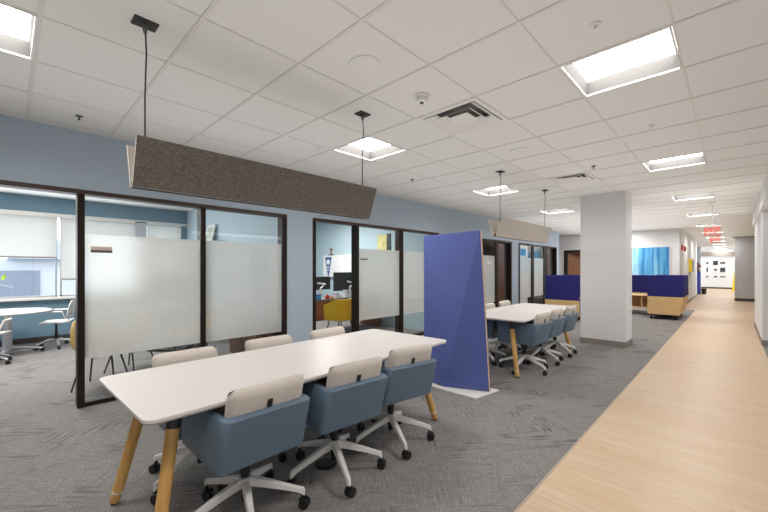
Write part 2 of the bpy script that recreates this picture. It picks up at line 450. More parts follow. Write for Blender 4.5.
# ---- glazed partitions along the left wall
def partition(n, posts, panes, y0, y1, openings=()):
    e = sempty('window_%d' % n, (0, y0, 0))
    f = MB(); f.box(WB-.01, WX+.012, 0, y1-y0, 2.125, 2.168); f.build('head_rail', M['bronze'], e, bevel=.004)
    f = MB()
    for a, b in posts:
        f.box(WB-.01, WX+.012, a-y0, b-y0, 0, 2.125)
    f.build('post', M['bronze_post'], e, bevel=.004)
    f = MB()
    for a, b in panes: f.box(WB+.02, WX-.002, a-y0, b-y0, 0, .045)
    f.build('bottom_rail', M['bronze_post'], e)
    for a, b in panes:
        g = MB(); g.quad((-4.668, a-y0, .045), (-4.668, b-y0, .045), (-4.668, b-y0, 2.125), (-4.668, a-y0, 2.125)); g.build('glass_pane', M['glass'], e)
        g = MB(); g.box(-4.680, -4.674, a-y0, b-y0, .478, 1.73); g.build('frosted_film', M['frost'], e)
partition(4, [(-.45, -.39), (.478, .536), (1.63, 1.687), (2.735, 2.81)], [(.536, 1.63), (1.687, 2.735)], -.45, 2.81)
partition(5, [(3.26, 3.317), (4.155, 4.215), (5.29, 5.385), (6.50, 6.58)], [(4.215, 5.29), (5.385, 6.5)], 3.26, 6.58)
partition(6, [(7.0, 7.06), (8.1, 8.17), (9.21, 9.36), (10.15, 10.23)], [(7.06, 8.1), (8.17, 9.21)], 7.0, 10.23)
partition(7, [(10.70, 10.79), (11.68, 11.87), (12.72, 13.05), (13.91, 13.99)], [(10.79, 11.68), (11.87, 12.72)], 10.7, 13.99)

def door(n, loc, rz, w, mt):
    e = sempty('door_%d' % n, loc); e.rotation_euler = (0,0,rz)
    m = MB(); m.box(-.022, .022, 0, w, .008, 2.095); m.build('door_leaf', mt, e, bevel=.003)
    h = MB(); h.tube([(.022, w-.08, 1.0), (.07, w-.08, 1.0), (.07, w-.2, 1.0)], .011, 10); h.lathe([(.03,0),(.03,.012)], 16, Matrix.Translation((.022, w-.08, 1.0)) @ Matrix.Rotation(PI/2, 4, 'Y')); h.build('door_handle', M['steel'], e, smooth=40)
    return e
door(1, (-4.74, 9.37, 0), 0.0, .52, M['walnut'])
door(2, (-4.74, 13.06, 0), 0.0, .45, M['walnut'])
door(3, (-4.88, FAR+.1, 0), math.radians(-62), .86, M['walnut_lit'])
f = MB(); f.box(-5.0, -4.94, FAR-.02, FAR+.15, 0, 2.11); f.box(-4.06, -4.0, FAR-.02, FAR+.15, 0, 2.11); f.box(-5.0, -4.0, FAR-.02, FAR+.15, 2.06, 2.13)
struct(f.build('trim_8', M['bronze_post']))
f = MB(); f.box(-6.4, -3.0, 18.6, 18.7, 0, H); f.box(-3.1, -3.0, 16.05, 18.6, 0, H); f.box(-6.5, -6.4, 16.05, 18.7, 0, H); struct(f.build('wall_store', M['greydark']))

f = MB(); f.box(-5.12, -5.1, 9.3, 10.4, 0, H); f.box(-5.12, -5.1, 13.0, 14.1, 0, H); struct(f.build('wall_painted_dark', M['dark']))  # dark panels added behind the door gaps to paint the unlit rooms
# ------------------------------------------------------------------ ceiling things
def troffer(i, j, label):
    x = GX + P*(i+.5); y = GY + P*(j+.5); r = P/2 - .0085; q = r - .012
    t = thing('ceiling_light', label, 'ceiling light', (x, y, H), 0, 'square recessed ceiling lights')
    f = MB()
    for a in ((-r, r, -r, -q), (-r, r, q, r), (-r, -q, -q, q), (q, r, -q, q)): f.box(*a, -.003, .01)
    f.build('frame', M['flange'], t)
    h = MB(); d = .105; k = q - .01
    for a, b in (((-q,-q),(q,-q)), ((q,-q),(q,q)), ((q,q),(-q,q)), ((-q,q),(-q,-q))):
        s = k/q
        h.quad((a[0],a[1],.006), (b[0],b[1],.006), (b[0]*s,b[1]*s,d), (a[0]*s,a[1]*s,d))
    h.build('housing', M['recess'], t)
    l = MB(); l.quad((-k,-k,d), (k,-k,d), (k,k,d), (-k,k,d)); l.build('diffuser', M['lens'], t)
    return t
base = None
ordn = ['behind the viewpoint', 'nearest of the row over the wooden corridor', 'second of the row over the wooden corridor', 'third of the row over the wooden corridor',
        'fourth of the row over the wooden corridor', 'fifth of the row over the wooden corridor', 'sixth of the row over the wooden corridor', 'seventh of the row over the wooden corridor',
        'eighth of the row over the wooden corridor', 'ninth of the row over the wooden corridor', 'tenth of the row over the wooden corridor', 'last of the row over the wooden corridor']
ordl = ['over doorway at upper left picture corner', 'behind the far cable of the large acoustic baffle', 'behind the second baffle cables, third of the row by offices',
        'just past the second baffle, fourth of the row by offices', 'beside the column, fifth of the row by offices', 'added unseen behind the column to light the end wall']
for n, (i, j) in enumerate(LIGHTS):
    lab = 'square recessed ceiling light, ' + (ordn[n] if n < 12 else ordl[n-12])
    if base is None: base = troffer(i, j, lab)
    else: dup(base, (GX + P*(i+.5), GY + P*(j+.5), H), 0, lab, 'square recessed ceiling lights')

def vent(i, j, label):
    x = GX + P*(i+.5); y = GY + P*(j+.5); r = P/2 - .0085
    t = thing('ceiling_vent', label, 'vent', (x, y, H), 0, 'square louvred ceiling vents')
    f = MB()
    for a in ((-r, r, -r, -.262), (-r, r, .262, r), (-r, -.262, -.262, .262), (.262, r, -.262, .262)): f.box(*a, -.004, .01)
    f.build('frame', M['flange'], t)
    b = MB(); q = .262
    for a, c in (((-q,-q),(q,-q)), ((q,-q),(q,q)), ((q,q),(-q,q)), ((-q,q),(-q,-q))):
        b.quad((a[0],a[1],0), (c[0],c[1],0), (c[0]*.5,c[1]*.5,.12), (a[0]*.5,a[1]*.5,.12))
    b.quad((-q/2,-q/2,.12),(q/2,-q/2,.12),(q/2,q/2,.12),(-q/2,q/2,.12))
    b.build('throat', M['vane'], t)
    def cone(r0, r1, z0, z1, nm):
        c = MB()
        for k in range(4):
            a0 = PI/4 + k*PI/2; a1 = a0 + PI/2; s2 = math.sqrt(2)
            p = lambda rr, aa, z: (rr*s2*math.cos(aa), rr*s2*math.sin(aa), z)
            c.quad(p(r0,a0,z0), p(r0,a1,z0), p(r1,a1,z1), p(r1,a0,z1))
            c.quad(p(r0+.004,a0,z0-.003), p(r0+.004,a1,z0-.003), p(r0,a1,z0), p(r0,a0,z0))
        c.build(nm, M['flange'], t)
    cone(.250, .175, -.004, .04, 'louvre'); cone(.172, .115, -.002, .036, 'louvre')
    c = MB(); c.box(-.10, .10, -.10, .10, .0, .004); c.build('centre_plate', M['flange'], t)
vent(*VENTS[0], 'large square louvred air vent, nearer of two, in the middle of the ceiling')
vent(*VENTS[1], 'square louvred air vent, farther of two, just before the column')

def speaker(x, y, label):
    t = thing('ceiling_speaker', label, 'speaker', (x, y, H), 0, 'round ceiling speakers')
    m = MB(); m.lathe([(.108, .008), (.108, -.002), (.103, -.006), (.098, -.003)], 32); m.build('rim', M['flange'], t, smooth=40)
    g = MB(); g.lathe([(.098, -.002), (.098, -.0035), (.001, -.006)], 32); g.build('grille', M['tile'], t, smooth=40)
speaker(GX-1.5*P, GY-1.5*P, 'round white ceiling speaker between the large baffle and the nearer vent')
speaker(GX-1.5*P, GY+2.5*P, 'round white ceiling speaker between the two square air vents')
t = thing('smoke_detector', 'white domed smoke detector beside the nearer square vent', 'smoke detector', (-1.769, 2.268, H))
m = MB(); m.lathe([(.03, -.05), (.045, -.046), (.052, -.03), (.052, -.012), (.066, -.011), (.066, .006)], 24); m.build('body', M['flange'], t, smooth=40)
m = MB(); m.lathe([(.012, -.058), (.018, -.05), (.018, -.046)], 12); m.build('sensor', M['ink'], t, smooth=40)
def sprinkler(x, y, label, dark=True):
    t = thing('sprinkler_head', label, 'sprinkler', (x, y, H), 0, 'ceiling sprinkler heads')
    m = MB(); m.lathe([(.016, -.008), (.028, -.004), (.03, .006)], 16); m.build('escutcheon', M['steel' if dark else 'flange'], t, smooth=40)
    m = MB(); m.lathe([(.005, -.034), (.015, -.033), (.015, -.031), (.005, -.03), (.006, -.008)], 12); m.build('deflector', M['greydark' if dark else 'flange'], t, smooth=40)
sprinkler(-4.2, .444, 'small metal sprinkler head by the wall top near the office doorway')
sprinkler(-3.36, 2.436, 'small pale sprinkler head above the middle of the large baffle', False)
sprinkler(-1.33, 5.40, 'small dark sprinkler head beside the farther vent')
sprinkler(-.55, 2.27, 'small pale sprinkler head in front of the largest ceiling light', False)
sprinkler(-1.64, 8.3, 'small dark sprinkler head directly behind the column top')
sprinkler(-3.52, 4.28, 'small dark sprinkler head above the office glazing past the large baffle')
sprinkler(-.56, 4.25, 'small pale sprinkler head between first and second corridor lights', False)

# ---- acoustic baffles
def baffle(y0, y1, ca, cb, label, fm):
    L = y1-y0; X = -2.35
    t = thing('acoustic_baffle', label, 'acoustic baffle', (X, y0, 1.828), 0, 'long V-shaped felt baffles hung on cables')
    zt, zb = .255, 0
    def panel(xt, xb, th):
        m = MB(); 
        vs = [(xt, 0, zt), (xt-th, 0, zt), (xb-th, 0, zb), (xb, 0, zb)]
        m.loft([vs, [(v[0], L, v[2]) for v in vs]]); return m
    panel(.105, .01, .004).build('front_felt', fm, t)
    panel(.101, .006, .02).build('front_core', M['felt_edge'], t)
    panel(-.115, -.03, .02).build('rear_panel', M['felt_edge'], t)
    m = MB(); m.box(-.05, .0, .002, L-.002, .0, .03); m.build('spine', M['black'], t)
    for y in (ca, cb):
        m = MB()
        pts = [(0, y-y0, H-1.828), (.006, y-y0+.005, .75), (-.004, y-y0, .5), (0, y-y0, .03)]
        m.tube(pts, .0042, 6); m.build('cable', M['black'], t, smooth=60)
        m = MB(); m.box(-.045, .045, y-y0-.058, y-y0+.058, H-1.828-.005, H-1.828+.006); m.build('ceiling_plate', M['black'], t)
        m = MB(); m.lathe([(.008, -.05), (.012, -.03), (.012, 0)], 10, Matrix.Translation((0, y-y0, H-1.828-.004))); m.build('gripper', M['steel'], t, smooth=40)
baffle(.47, 2.245, .53, 2.17, 'large dark grey-brown felt baffle hung from ceiling above the front table', M['felt'])
baffle(4.68, 6.52, 4.80, 6.47, 'felt baffle, painted lighter as lit, hung from ceiling beyond the blue screen', weave_mat('lit_felt', rgb(168,160,152), rgb(200,192,184), 300, .2))  # same felt as the front baffle, with the light put into its colour

# ---- exit signs
def exit_sign(x, y, z, w, h, label):
    t = thing('exit_sign', label, 'exit sign', (x, y, z), 0, 'red exit signs over the corridor')
    m = MB(); m.box(-w/2, w/2, -.004, .004, 0, h); m.build('panel', M['acrylic'], t)
    m = MB(); m.box(-w/2, w/2, -.025, .025, h, h+.03); m.tube([(0,0,h+.02), (0,0,H-z)], .008, 8); m.box(-.06, .06, -.03, .03, H-z-.02, H-z+.003); m.build('housing', M['flange'], t)
    text_mesh('lettering', 'EXIT', h*1.02, M['redglow'], t, Matrix.Translation((0, -.007, h*.5)) @ Matrix.Rotation(PI/2, 4, 'X') @ Matrix.Diagonal((w/(h*1.02*2.05)*.92, 1, 1, 1)))
exit_sign(-.30, 10.0, 2.05, .26, .19, 'red lettered exit sign hung over corridor, nearer of two')
exit_sign(-.355, 14.0, 2.11, .25, .20, 'red lettered exit sign hung over corridor, farther of two')

# ------------------------------------------------------------------ tables
def table(loc, rz, label):
    t = thing('meeting_table', label, 'table', loc, rz, 'long white meeting tables')
    hw, hl = .472, 1.188
    m = MB(); m.prism(rrect(-hw, hw, -hl, hl, .055), .718, .735); m.build('tabletop', M['laminate'], t, bevel=.003)
    m = MB(); m.prism(rrect(-hw+.006, hw-.006, -hl+.006, hl-.006, .05), .710, .718); m.build('edge_band', M['edge'], t)
    m = MB()
    m.box(-.27, -.22, -1.02, 1.02, .682, .71); m.box(.22, .27, -1.02, 1.02, .682, .71); m.box(-.22, .22, -1.0, -.95, .682, .71); m.box(-.22, .22, .95, 1.0, .682, .71); m.box(-.22,.22,-.03,.03,.682,.71)
    m.build('under_frame', M['black'], t)
    for sx in (-1, 1):
        for sy in (-1, 1):
            top = Vector((sx*.225, sy*.985, .71)); ft = Vector((sx*.365, sy*1.125, .012)); d = ft - top
            a = top + d*.17
            m = MB(); m.tube([a, top + d*.94, top + d*.985, ft], [.0315, .0285, .0275, .022], 20); lg = m.build('leg', M['oak'], t, smooth=50)
            m = MB(); m.tube([top, a + d*.005], [.033, .033], 20); m.build('sleeve', M['greydark'], lg, smooth=50)
            m = MB(); m.tube([top + d*.905, top + d*.918], [.0298, .0296], 20); m.build('ring', M['white'], lg, smooth=50)
            m = MB(); m.tube([ft, ft - Vector((0,0,.012))], [.02, .019], 16); m.build('glide', M['black'], lg, smooth=50)
    return t
T1 = (-2.29, 1.573, 0); R1 = math.radians(1.75)
T2 = (-2.36, 5.60, 0); R2 = math.radians(1.4)
table(T1, R1, 'long white meeting table with oak legs in the foreground')
table(T2, R2, 'long white meeting table with oak legs behind the blue screen')
# floor outlet + power pole under the front table
t = thing('floor_power_base', 'black round power base on carpet under the front table', 'floor outlet', (-2.07, 1.56, 0))
m = MB(); m.lathe([(.075, 0), (.075, .006), (.062, .011), (.001, .012)], 28); m.build('cover', M['black'], t, smooth=40)
m = MB(); m.lathe([(.05, .011), (.05, .014), (.001, .015)], 24); m.build('lid', M['greydark'], t, smooth=40)

# ------------------------------------------------------------------ swivel tub chair; faces -x
def shell_path(off, hw=.244, xb=.232, xf=-.27, r=.032, n=5):
    """plan outline of the tub from front left arm round the back to front right arm, inset by off"""
    hw -= off; xb -= off; r = max(r-off, .012)
    pts = [(xf, -hw)]
    for k in range(n+1):
        a = -PI/2 + PI/2*k/n; pts.append((xb-r + r*math.cos(a), -hw+r + r*math.sin(a)))
    for k in range(n+1):
        a = PI/2*k/n; pts.append((xb-r + r*math.cos(a), hw-r + r*math.sin(a)))
    pts.append((xf, hw)); return pts
def pillow(w, h, th, M4, n=14):
    m = MB(); rings = []
    def half(s):
        out = []
        for i in range(n+1):
            row = []
            for j in range(n+1):
                u = -1 + 2*i/n; v = -1 + 2*j/n
                # rounded-square outline
                k = .10; U = u*(1 - k*max(0, abs(v)-.72)**2*6); V = v*(1 - k*max(0, abs(u)-.72)**2*6)
                b = ((1-u**8)*(1-v**8))**.5
                row.append(M4 @ Vector((s*th/2*b, U*w/2, V*h/2)))
            out.append(row)
        return out
    for s in (1, -1):
        g = half(s); vs = [v for r in g for v in r]
        fs = [(i*(n+1)+j, (i+1)*(n+1)+j, (i+1)*(n+1)+j+1, i*(n+1)+j+1) for i in range(n) for j in range(n)]
        m.add(vs, fs)
    return m
def weld(o):
    bm = bmesh.new(); bm.from_mesh(o.data); bmesh.ops.remove_doubles(bm, verts=bm.verts, dist=.0005); bmesh.ops.recalc_face_normals(bm, faces=bm.faces); bm.to_mesh(o.data); bm.free()
    for p in o.data.polygons: p.use_smooth = True
    return o
def tub_chair(loc, rz, label, group):
    t = thing('swivel_chair', label, 'chair', loc, rz, group)
    zb, zt = .392, .674
    o = shell_path(0); oi = shell_path(.042); ob = shell_path(.006)
    lean = lambda p, k: (p[0] + max(0, p[0])*k*2.3, p[1])
    secs = [(ob, zb, 0), (o, zb+.02, 0), (o, (zb+zt)/2, .06), (o, zt-.012, .13), (shell_path(.012), zt, .135), (shell_path(.030), zt, .135), (oi, zt-.012, .13), (oi, (zb+zt)/2, .06), (oi, zb+.02, 0), (shell_path(.05), zb, 0)]
    n = len(o); m = MB(); vs = []; fs = []
    for path, z, k in secs: vs += [(*lean(p, k), z) for p in path]
    K = len(secs)
    for i in range(K):
        for j in range(n-1):
            a = i*n+j; b = ((i+1) % K)*n+j; fs.append((a, a+1, b+1, b))
    fs.append(tuple(i*n for i in range(K))); fs.append(tuple(i*n+n-1 for i in reversed(range(K))))
    m.add(vs, fs); sh = m.build('shell', M['vinyl'], t, smooth=60)
    m = MB(); m.prism([(p[0], p[1]) for p in shell_path(.03, xf=-.25)], zb-.005, zb+.02); m.build('seat_pan', M['black'], t)
    mm = MB(); mm.prism(shell_path(.046, xf=-.27), zb+.02, zb+.085); mm.build('seat_cushion', M['beige'], t, bevel=.02, seg=3)
    MX = Matrix.Translation((.222, .004, .650)) @ Matrix.Rotation(math.radians(13), 4, 'Y')
    weld(pillow(.435, .31, .075, MX).build('back_cushion', M['beige'], t))
    m = MB(); m.box(-.010, .010, -.014, .014, -.045, .03, Matrix.Translation((.266, 0, .690)) @ Matrix.Rotation(math.radians(20), 4, 'Y')); m.build('cushion_bracket', M['black'], t, bevel=.004)
    m = MB(); m.box(.2375, .2415, -.185, -.178, .45, .468); m.build('tab', M['black'], t)
    m = MB(); m.lathe([(.021, .085), (.021, .235), (.028, .236), (.028, .30), (.05, .33), (.075, .40), (.09, .412)], 18); m.build('gas_column', M['black'], t, smooth=40)
    hub = MB(); hub.lathe([(.034, .165), (.046, .175), (.046, .205), (.034, .215)], 20)
    for k in range(5):
        a = 2*PI*k/5; ca, sa = math.cos(a), math.sin(a); px, py = -sa, ca
        rings = []
        for r, w, z0, z1 in ((.02, .024, .166, .212), (.10, .023, .150, .192), (.22, .019, .118, .150), (.298, .0165, .094, .123), (.322, .013, .074, .117), (.330, .008, .070, .106)):
            rings.append([(ca*r+px*w, sa*r+py*w, z0), (ca*r-px*w, sa*r-py*w, z0), (ca*r-px*w*.75, sa*r-py*w*.75, z1), (ca*r+px*w*.75, sa*r+py*w*.75, z1)])
        hub.loft(rings)
    bs = hub.build('star_base', M['white'], t, bevel=.005, seg=2)
    for k in range(5):
        a = 2*PI*k/5; c = MB(); cx, cy = .315*math.cos(a), .315*math.sin(a)
        tw = R.uniform(0, 6.28); d = Vector((math.cos(tw), math.sin(tw), 0)); pz = Vector((-d.y, d.x, 0))
        ax = Vector((cx, cy, .03)) + d*.012
        for s in (-1, 1):
            c.tube([ax + pz*(.006*s), ax + pz*(.024*s)], [.029, .0285], 18)
        c.tube([(cx, cy, .03), (cx, cy, .085)], .009, 10)
        c.box(-.018, .02, -.008, .008, .02, .056, Matrix.Translation((cx, cy, 0)) @ Matrix.Rotation(tw, 4, 'Z'))
        c.build('caster', M['black'], t, smooth=40)
    return t
def star_rot(t, ang):
    for ch in t.children:
        if ch.name.split('.')[0] in ('star_base', 'caster'): ch.rotation_euler = (0, 0, ang)
G1 = 'blue swivel tub chairs around the front table'; G2 = 'blue swivel tub chairs around the far table'
word = ['nearest', 'middle', 'farthest']
ch0 = None
aisle = [(-1.98, .93, .5, -18), (-1.965, 1.55, -4, -22), (-1.99, 2.145, -9, -27)]
for k, (x, y, rz, sa) in enumerate(aisle):
    lab = 'blue vinyl swivel chair with beige cushion, %s of three on aisle side of front table' % word[k]
    if ch0 is None: ch0 = c = tub_chair((x, y, 0), math.radians(rz), lab, G1)
    else: c = dup(ch0, (x, y, 0), math.radians(rz), lab, G1)
    star_rot(c, math.radians(sa - rz))
for k, (x, y, rz, sa) in enumerate([(-2.575, .90, 181, -33), (-2.59, 1.55, 180, 0), (-2.60, 2.19, 183, -20)]):
    c = dup(ch0, (x, y, 0), math.radians(rz), 'swivel chair with beige cushion, %s of three on office side of front table' % word[k], G1)
    star_rot(c, math.radians(sa))
for k, (x, y, rz, sa) in enumerate([(-2.05, 4.90, -1, -15), (-2.08, 5.54, 0, -24), (-2.09, 6.19, 0, -30)]):
    c = dup(ch0, (x, y, 0), math.radians(rz), 'blue vinyl swivel chair, %s of three on aisle side of far table by column' % word[k], G2)
    star_rot(c, math.radians(sa))
for k, (x, y, rz, sa) in enumerate([(-2.71, 4.98, 181, -1), (-2.72, 5.62, 181, 17), (-2.74, 6.28, 182, -2)]):
    c = dup(ch0, (x, y, 0), math.radians(rz), 'swivel chair with beige cushion, %s of three on office side of far table' % word[k], G2)
    star_rot(c, math.radians(sa))

# ------------------------------------------------------------------ blue divider screen
def divider():
    t = thing('divider_screen', 'tall royal blue fabric screen on a white base between the two tables', 'screen', (-2.3, 3.6, 0))
    o = Vector((-2.3, 3.6, 0))
    TL = Vector((-2.745, 3.58, 1.785)) - o; TR = Vector((-1.975, 3.575, 1.80)) - o
    BL = Vector((-2.72, 3.555, .03)) - o; BC = Vector((-2.41, 3.52, .022)) - o; BR = Vector((-1.945, 3.715, .022)) - o
    def surf(dy, grow=0):
        # fold line from the top right corner to BC
        D = Vector((0, dy, 0)); g = grow
        return [TL+D+Vector((-g,0,g)), TR+D+Vector((g,0,g)), BR+D+Vector((g,0,-g)), BC+D+Vector((0,0,-g)), BL+D+Vector((-g,0,-g))]
    def slab(d0, d1, grow=0):
        a = surf(d0, grow); b = surf(d1, grow); m = MB()
        m.add(a+b, [(0,3,1), (1,3,2), (0,4,3), (5,6,8), (6,7,8), (5,8,9)] + [(i, (i+1)%5, 5+(i+1)%5, 5+i) for i in range(5)]); return m
    slab(-.019, -.011).build('front_fabric', M['screen'], t)
    slab(.011, .019).build('rear_fabric', M['screen'], t)
    slab(-.011, .011, .001).build('plywood_core', M['ply'], t)
    m = MB(); m.prism([(-2.76+2.3, 3.43-3.6), (-1.955+2.3, 3.425-3.6), (-1.90+2.3, 3.845-3.6), (-2.76+2.3, 3.80-3.6)], 0, .016); m.build('base_plate', M['white'], t, bevel=.003)
divider()

# ------------------------------------------------------------------ booths at the back
def booth(x0, x1, y0, y1, label, taper=0., facing=-1, lift=.20, zs=.6):
    t = thing('booth_sofa', label, 'booth sofa', ((x0+x1)/2, y0, 0), 0, 'high sided booth sofas at the back')
    w = (x1-x0)/2; L = y1-y0; zt = 1.195
    s = -facing                       # side of the tall back
    def side(ya, yb, za, zb, k0, k1, mt, nm):
        m = MB(); a0 = (w + k0) * 1.0; a1 = (w + k1)
        lo = sorted([-s*w, s*a0]); hi = sorted([-s*w, s*a1])
        m.loft([[(lo[0], ya, za), (lo[1], ya, za), (lo[1], yb, za), (lo[0], yb, za)], [(hi[0], ya, zb), (hi[1], ya, zb), (hi[1], yb, zb), (hi[0], yb, zb)]])
        m.build(nm, mt, t, bevel=.012)
    for ya, yb in ((0, .07), (L-.07, L)):
        side(ya, yb, lift, zs-.006, -taper, 0, M['ply'], 'wood_side'); side(ya, yb, zs, zt, 0, -.02, M['navy'], 'fabric_side')
    m = MB(); xs = sorted([s*(w-taper-.07), s*(w-taper)]); xt = sorted([s*(w-.07), s*w])
    m.loft([[(xs[0], .07, lift), (xs[1], .07, lift), (xs[1], L-.07, lift), (xs[0], L-.07, lift)], [(xt[0], .07, zs-.006), (xt[1], .07, zs-.006), (xt[1], L-.07, zs-.006), (xt[0], L-.07, zs-.006)]])
    m.build('wood_back', M['ply'], t, bevel=.01)
    m = MB(); m.box(xt[0], xt[1], .07, L-.07, zs, zt); m.build('fabric_back', M['navy'], t, bevel=.012)
    m = MB(); a = sorted([-s*w, s*(w-.07-taper)]); m.box(a[0], a[1], .07, L-.07, lift, .47); m.build('seat', M['navy'], t, bevel=.02)
    for px in (-w+.08, w-taper-.08):
        for py in (.08, L-.08):
            m = MB(); m.lathe([(.022, 0), (.026, .01), (.026, .05), (.012, .06), (.012, lift)], 12, Matrix.Translation((px, py, 0))); m.build('foot', M['black'], t, smooth=40)
booth(-3.74, -2.88, 10.3, 11.8, 'navy and birch booth sofa between the far table and the column', 0, +1, .13, .545)
booth(-1.705, -.925, 12.3, 13.8, 'navy and birch booth sofa beside the corridor, with flared birch side', .085, -1, .135, .625)
# sofa against the back of the booth, and its table
t = thing('booth_bench', 'navy backed birch bench at the rear of the booth, half hidden by column', 'bench', (-2.25, 14.3, 0))
m = MB(); m.box(-.78, .78, .1, .2, .60, 1.17); m.build('fabric_back', M['navy'], t, bevel=.012)
m = MB(); m.box(-.78, .78, .1, .2, .10, .59); m.build('wood_back', M['ply'], t, bevel=.01)
m = MB(); m.box(-.78, .78, .0, .1, .11, .42); m.build('seat', M['navy'], t, bevel=.01)
m = MB()
for px in (-.7, .7): m.lathe([(.025, 0), (.025, .11)], 12, Matrix.Translation((px, .1, 0)))
m.build('foot', M['black'], t)
t = thing('booth_table', 'low birch table with open shelf between the booth sofas', 'table', (-2.2, 13.6, 0))
m = MB(); m.box(-.46, .46, -.35, .35, .555, .585); m.build('tabletop', M['ply'], t, bevel=.005)
m = MB(); m.box(-.42, .42, -.3, .3, .20, .225); m.build('shelf', M['ply'], t)
m = MB(); m.box(-.42, -.39, -.3, .3, .225, .555); m.build('upright', M['ply'], t)
m = MB(); m.box(.2, .23, -.3, .3, .225, .555); m.build('upright', M['ply'], t)
m = MB(); m.box(-.42, .42, .28, .3, .225, .555); m.build('back_panel', M['ply'], t)
m = MB()
for px in (-.38, .38):
    for py in (-.26, .26): m.lathe([(.02, 0), (.02, .2)], 10, Matrix.Translation((px, py, 0)))
m.build('foot', M['black'], t)

# ------------------------------------------------------------------ end wall and corridor things
t = thing('painting', 'wide abstract painting of vertical blue strokes on the end wall', 'painting', (-2.5, FAR-.001, 1.15))
m = MB(); m.box(-.92, .92, -.04, 0, 0, .99); m.build('canvas', M['art'], t)
m = MB(); m.box(-.925, .925, -.03, 0, -.005, .995); m.build('stretcher_frame', M['paper'], t)
def alarm(y, lab):
    t = thing('fire_alarm', lab, 'fire alarm', (-1.3, y, 2.05), 0, 'red alarm units on the corridor wall')
    m = MB(); m.box(0, .05, -.11, .11, -.02, .16); m.build('wall_mount', M['red'], t, bevel=.006)
    m = MB(); m.box(.05, .07, -.03, .03, .03, .12); m.build('strobe', M['paper'], t, bevel=.006)
alarm(16.5, 'small red alarm unit nearest the painting corner'); alarm(17.5, 'small red alarm unit farther from the painting corner')
t = thing('wall_cabinet', 'yellow fronted grey cabinet hung on the corridor wall', 'cabinet', (-1.3, 19.4, 1.25))
m = MB(); m.box(0, .10, .02, 1.2, 0, .52); m.build('body', M['steel'], t, bevel=.006)
m = MB(); m.box(0, .105, 0, .019, 0, .54); m.build('front', M['yellowp'], t)
t = thing('pedestal', 'narrow tall blue pedestal at the far left of the corridor', 'pedestal', (-1.36, 26.0, 0))
m = MB(); m.prism(rrect(-.14, .14, -.14, .14, .03), .0, .06); m.build('foot', M['black'], t)
m = MB(); m.prism(rrect(-.12, .12, -.12, .12, .03), .06, 1.22); m.build('shaft', M['postblue'], t)
t = thing('flower_arrangement', 'dark red and brown flower arrangement standing on the blue pedestal', 'flowers', (-1.36, 26.0, 1.22))
m = MB(); m.lathe([(.05, 0), (.09, .06), (.06, .14), (.08, .17)], 14); m.build('vase', M['walnut'], t, smooth=40)
m = MB()
for k in range(26):
    a = R.uniform(0, 6.28); rr = R.uniform(0, .13); z = R.uniform(.2, .52); s = R.uniform(.03, .055)
    m.lathe([(.004, -s), (s*.8, -s*.4), (s, .0), (s*.7, s*.6), (.004, s)], 8, Matrix.Translation((rr*math.cos(a), rr*math.sin(a), z)))
m.build('blooms', M['maroon'], t, smooth=60)
m = MB()
for k in range(9):
    a = k*.7; m.tube([(0,0,.15), (.09*math.cos(a), .09*math.sin(a), .42)], .006, 6)
m.build('stems', M['walnut'], t)
t = thing('waste_bin', 'small black bin on the floor beside the blue pedestal', 'bin', (-1.12, 26.2, 0))
m = MB(); m.lathe([(.09, 0), (.12, .28), (.125, .3), (.115, .3), (.085, .03)], 16); m.build('bin_body', M['black'], t, smooth=40)
t = thing('floor_sign', 'tall yellow folding floor sign at the far right of the corridor', 'floor sign', (.16, 31.2, 0))
for s, nm in ((1, 'front_board'), (-1, 'rear_board')):
    m = MB(); m.loft([[(-.2, -s*.22, 0), (.2, -s*.22, 0), (.2, -s*.2, 0), (-.2, -s*.2, 0)], [(-.1, -s*.02, 1.15), (.1, -s*.02, 1.15), (.1, -s*.005, 1.15), (-.1, -s*.005, 1.15)]]); m.build(nm, M['yellowp'], t)
fr0 = None; rows = ['top', 'middle', 'bottom']; cols = ['left', 'centre', 'right']
sp = [(.5,.5),(1,1),(1,.6),(.3,1),(.6,.5),(1,1.2),(.5,.35),(.6,.35),(1,.3)]
for r in range(3):
    for c in range(3):
        x = -1.28 + c*.36 + (.07 if c else 0); z = 1.78 - r*.48; kw, kh = sp[r*3+c]
        t = thing('picture_frame', '%s %s picture of the nine on the far corridor wall' % (rows[r], cols[c]), 'picture', (x, 33.99, z), 0, 'small pictures on the far corridor wall')
        m = MB(); m.box(-.13, .13, -.02, 0, -.17, .17); m.build('mount', M['wallwhite'], t)
        m = MB(); m.box(-.13*kw, .13*kw, -.025, -.02, -.15*min(1,kh), .15*min(1,kh)); m.build('print', M['greydark' if (r+c) % 2 else 'ink'], t)

# signs on the glass
def room_sign(y0, y1, z0, z1, label, two=True):
    t = thing('room_sign', label, 'sign', (-4.666, (y0+y1)/2, z0), 0, 'small room name plates on the glass')
    w = (y1-y0)/2; h = z1-z0; zz = h*.42 if two else 0
    m = MB(); m.box(0, .006, -w, w, zz, h); m.build('plate', M['peach' if two else 'paper'], t)
    if two: m = MB(); m.box(0, .006, -w, w, 0, zz); m.build('lower_strip', M['ink'], t)
room_sign(.583, .759, 1.546, 1.607, 'small two tone name plate on the nearest frosted pane')
room_sign(4.26, 4.43, 1.536, 1.577, 'small name plate on frosted pane left of the blue screen')
room_sign(8.72, 8.98, 1.50, 1.58, 'small white plate on frosted pane right of the blue screen', False)
room_sign(12.45, 12.66, 1.50, 1.60, 'small white plate on the farthest frosted pane', False)
m = MB(); m.box(-4.666, -4.662, 10.85, 11.25, 1.78, 2.0)
tag(m.build('blue_notice', M['bluesheet']), 'bright blue sheet on the glass above the far table', 'notice')

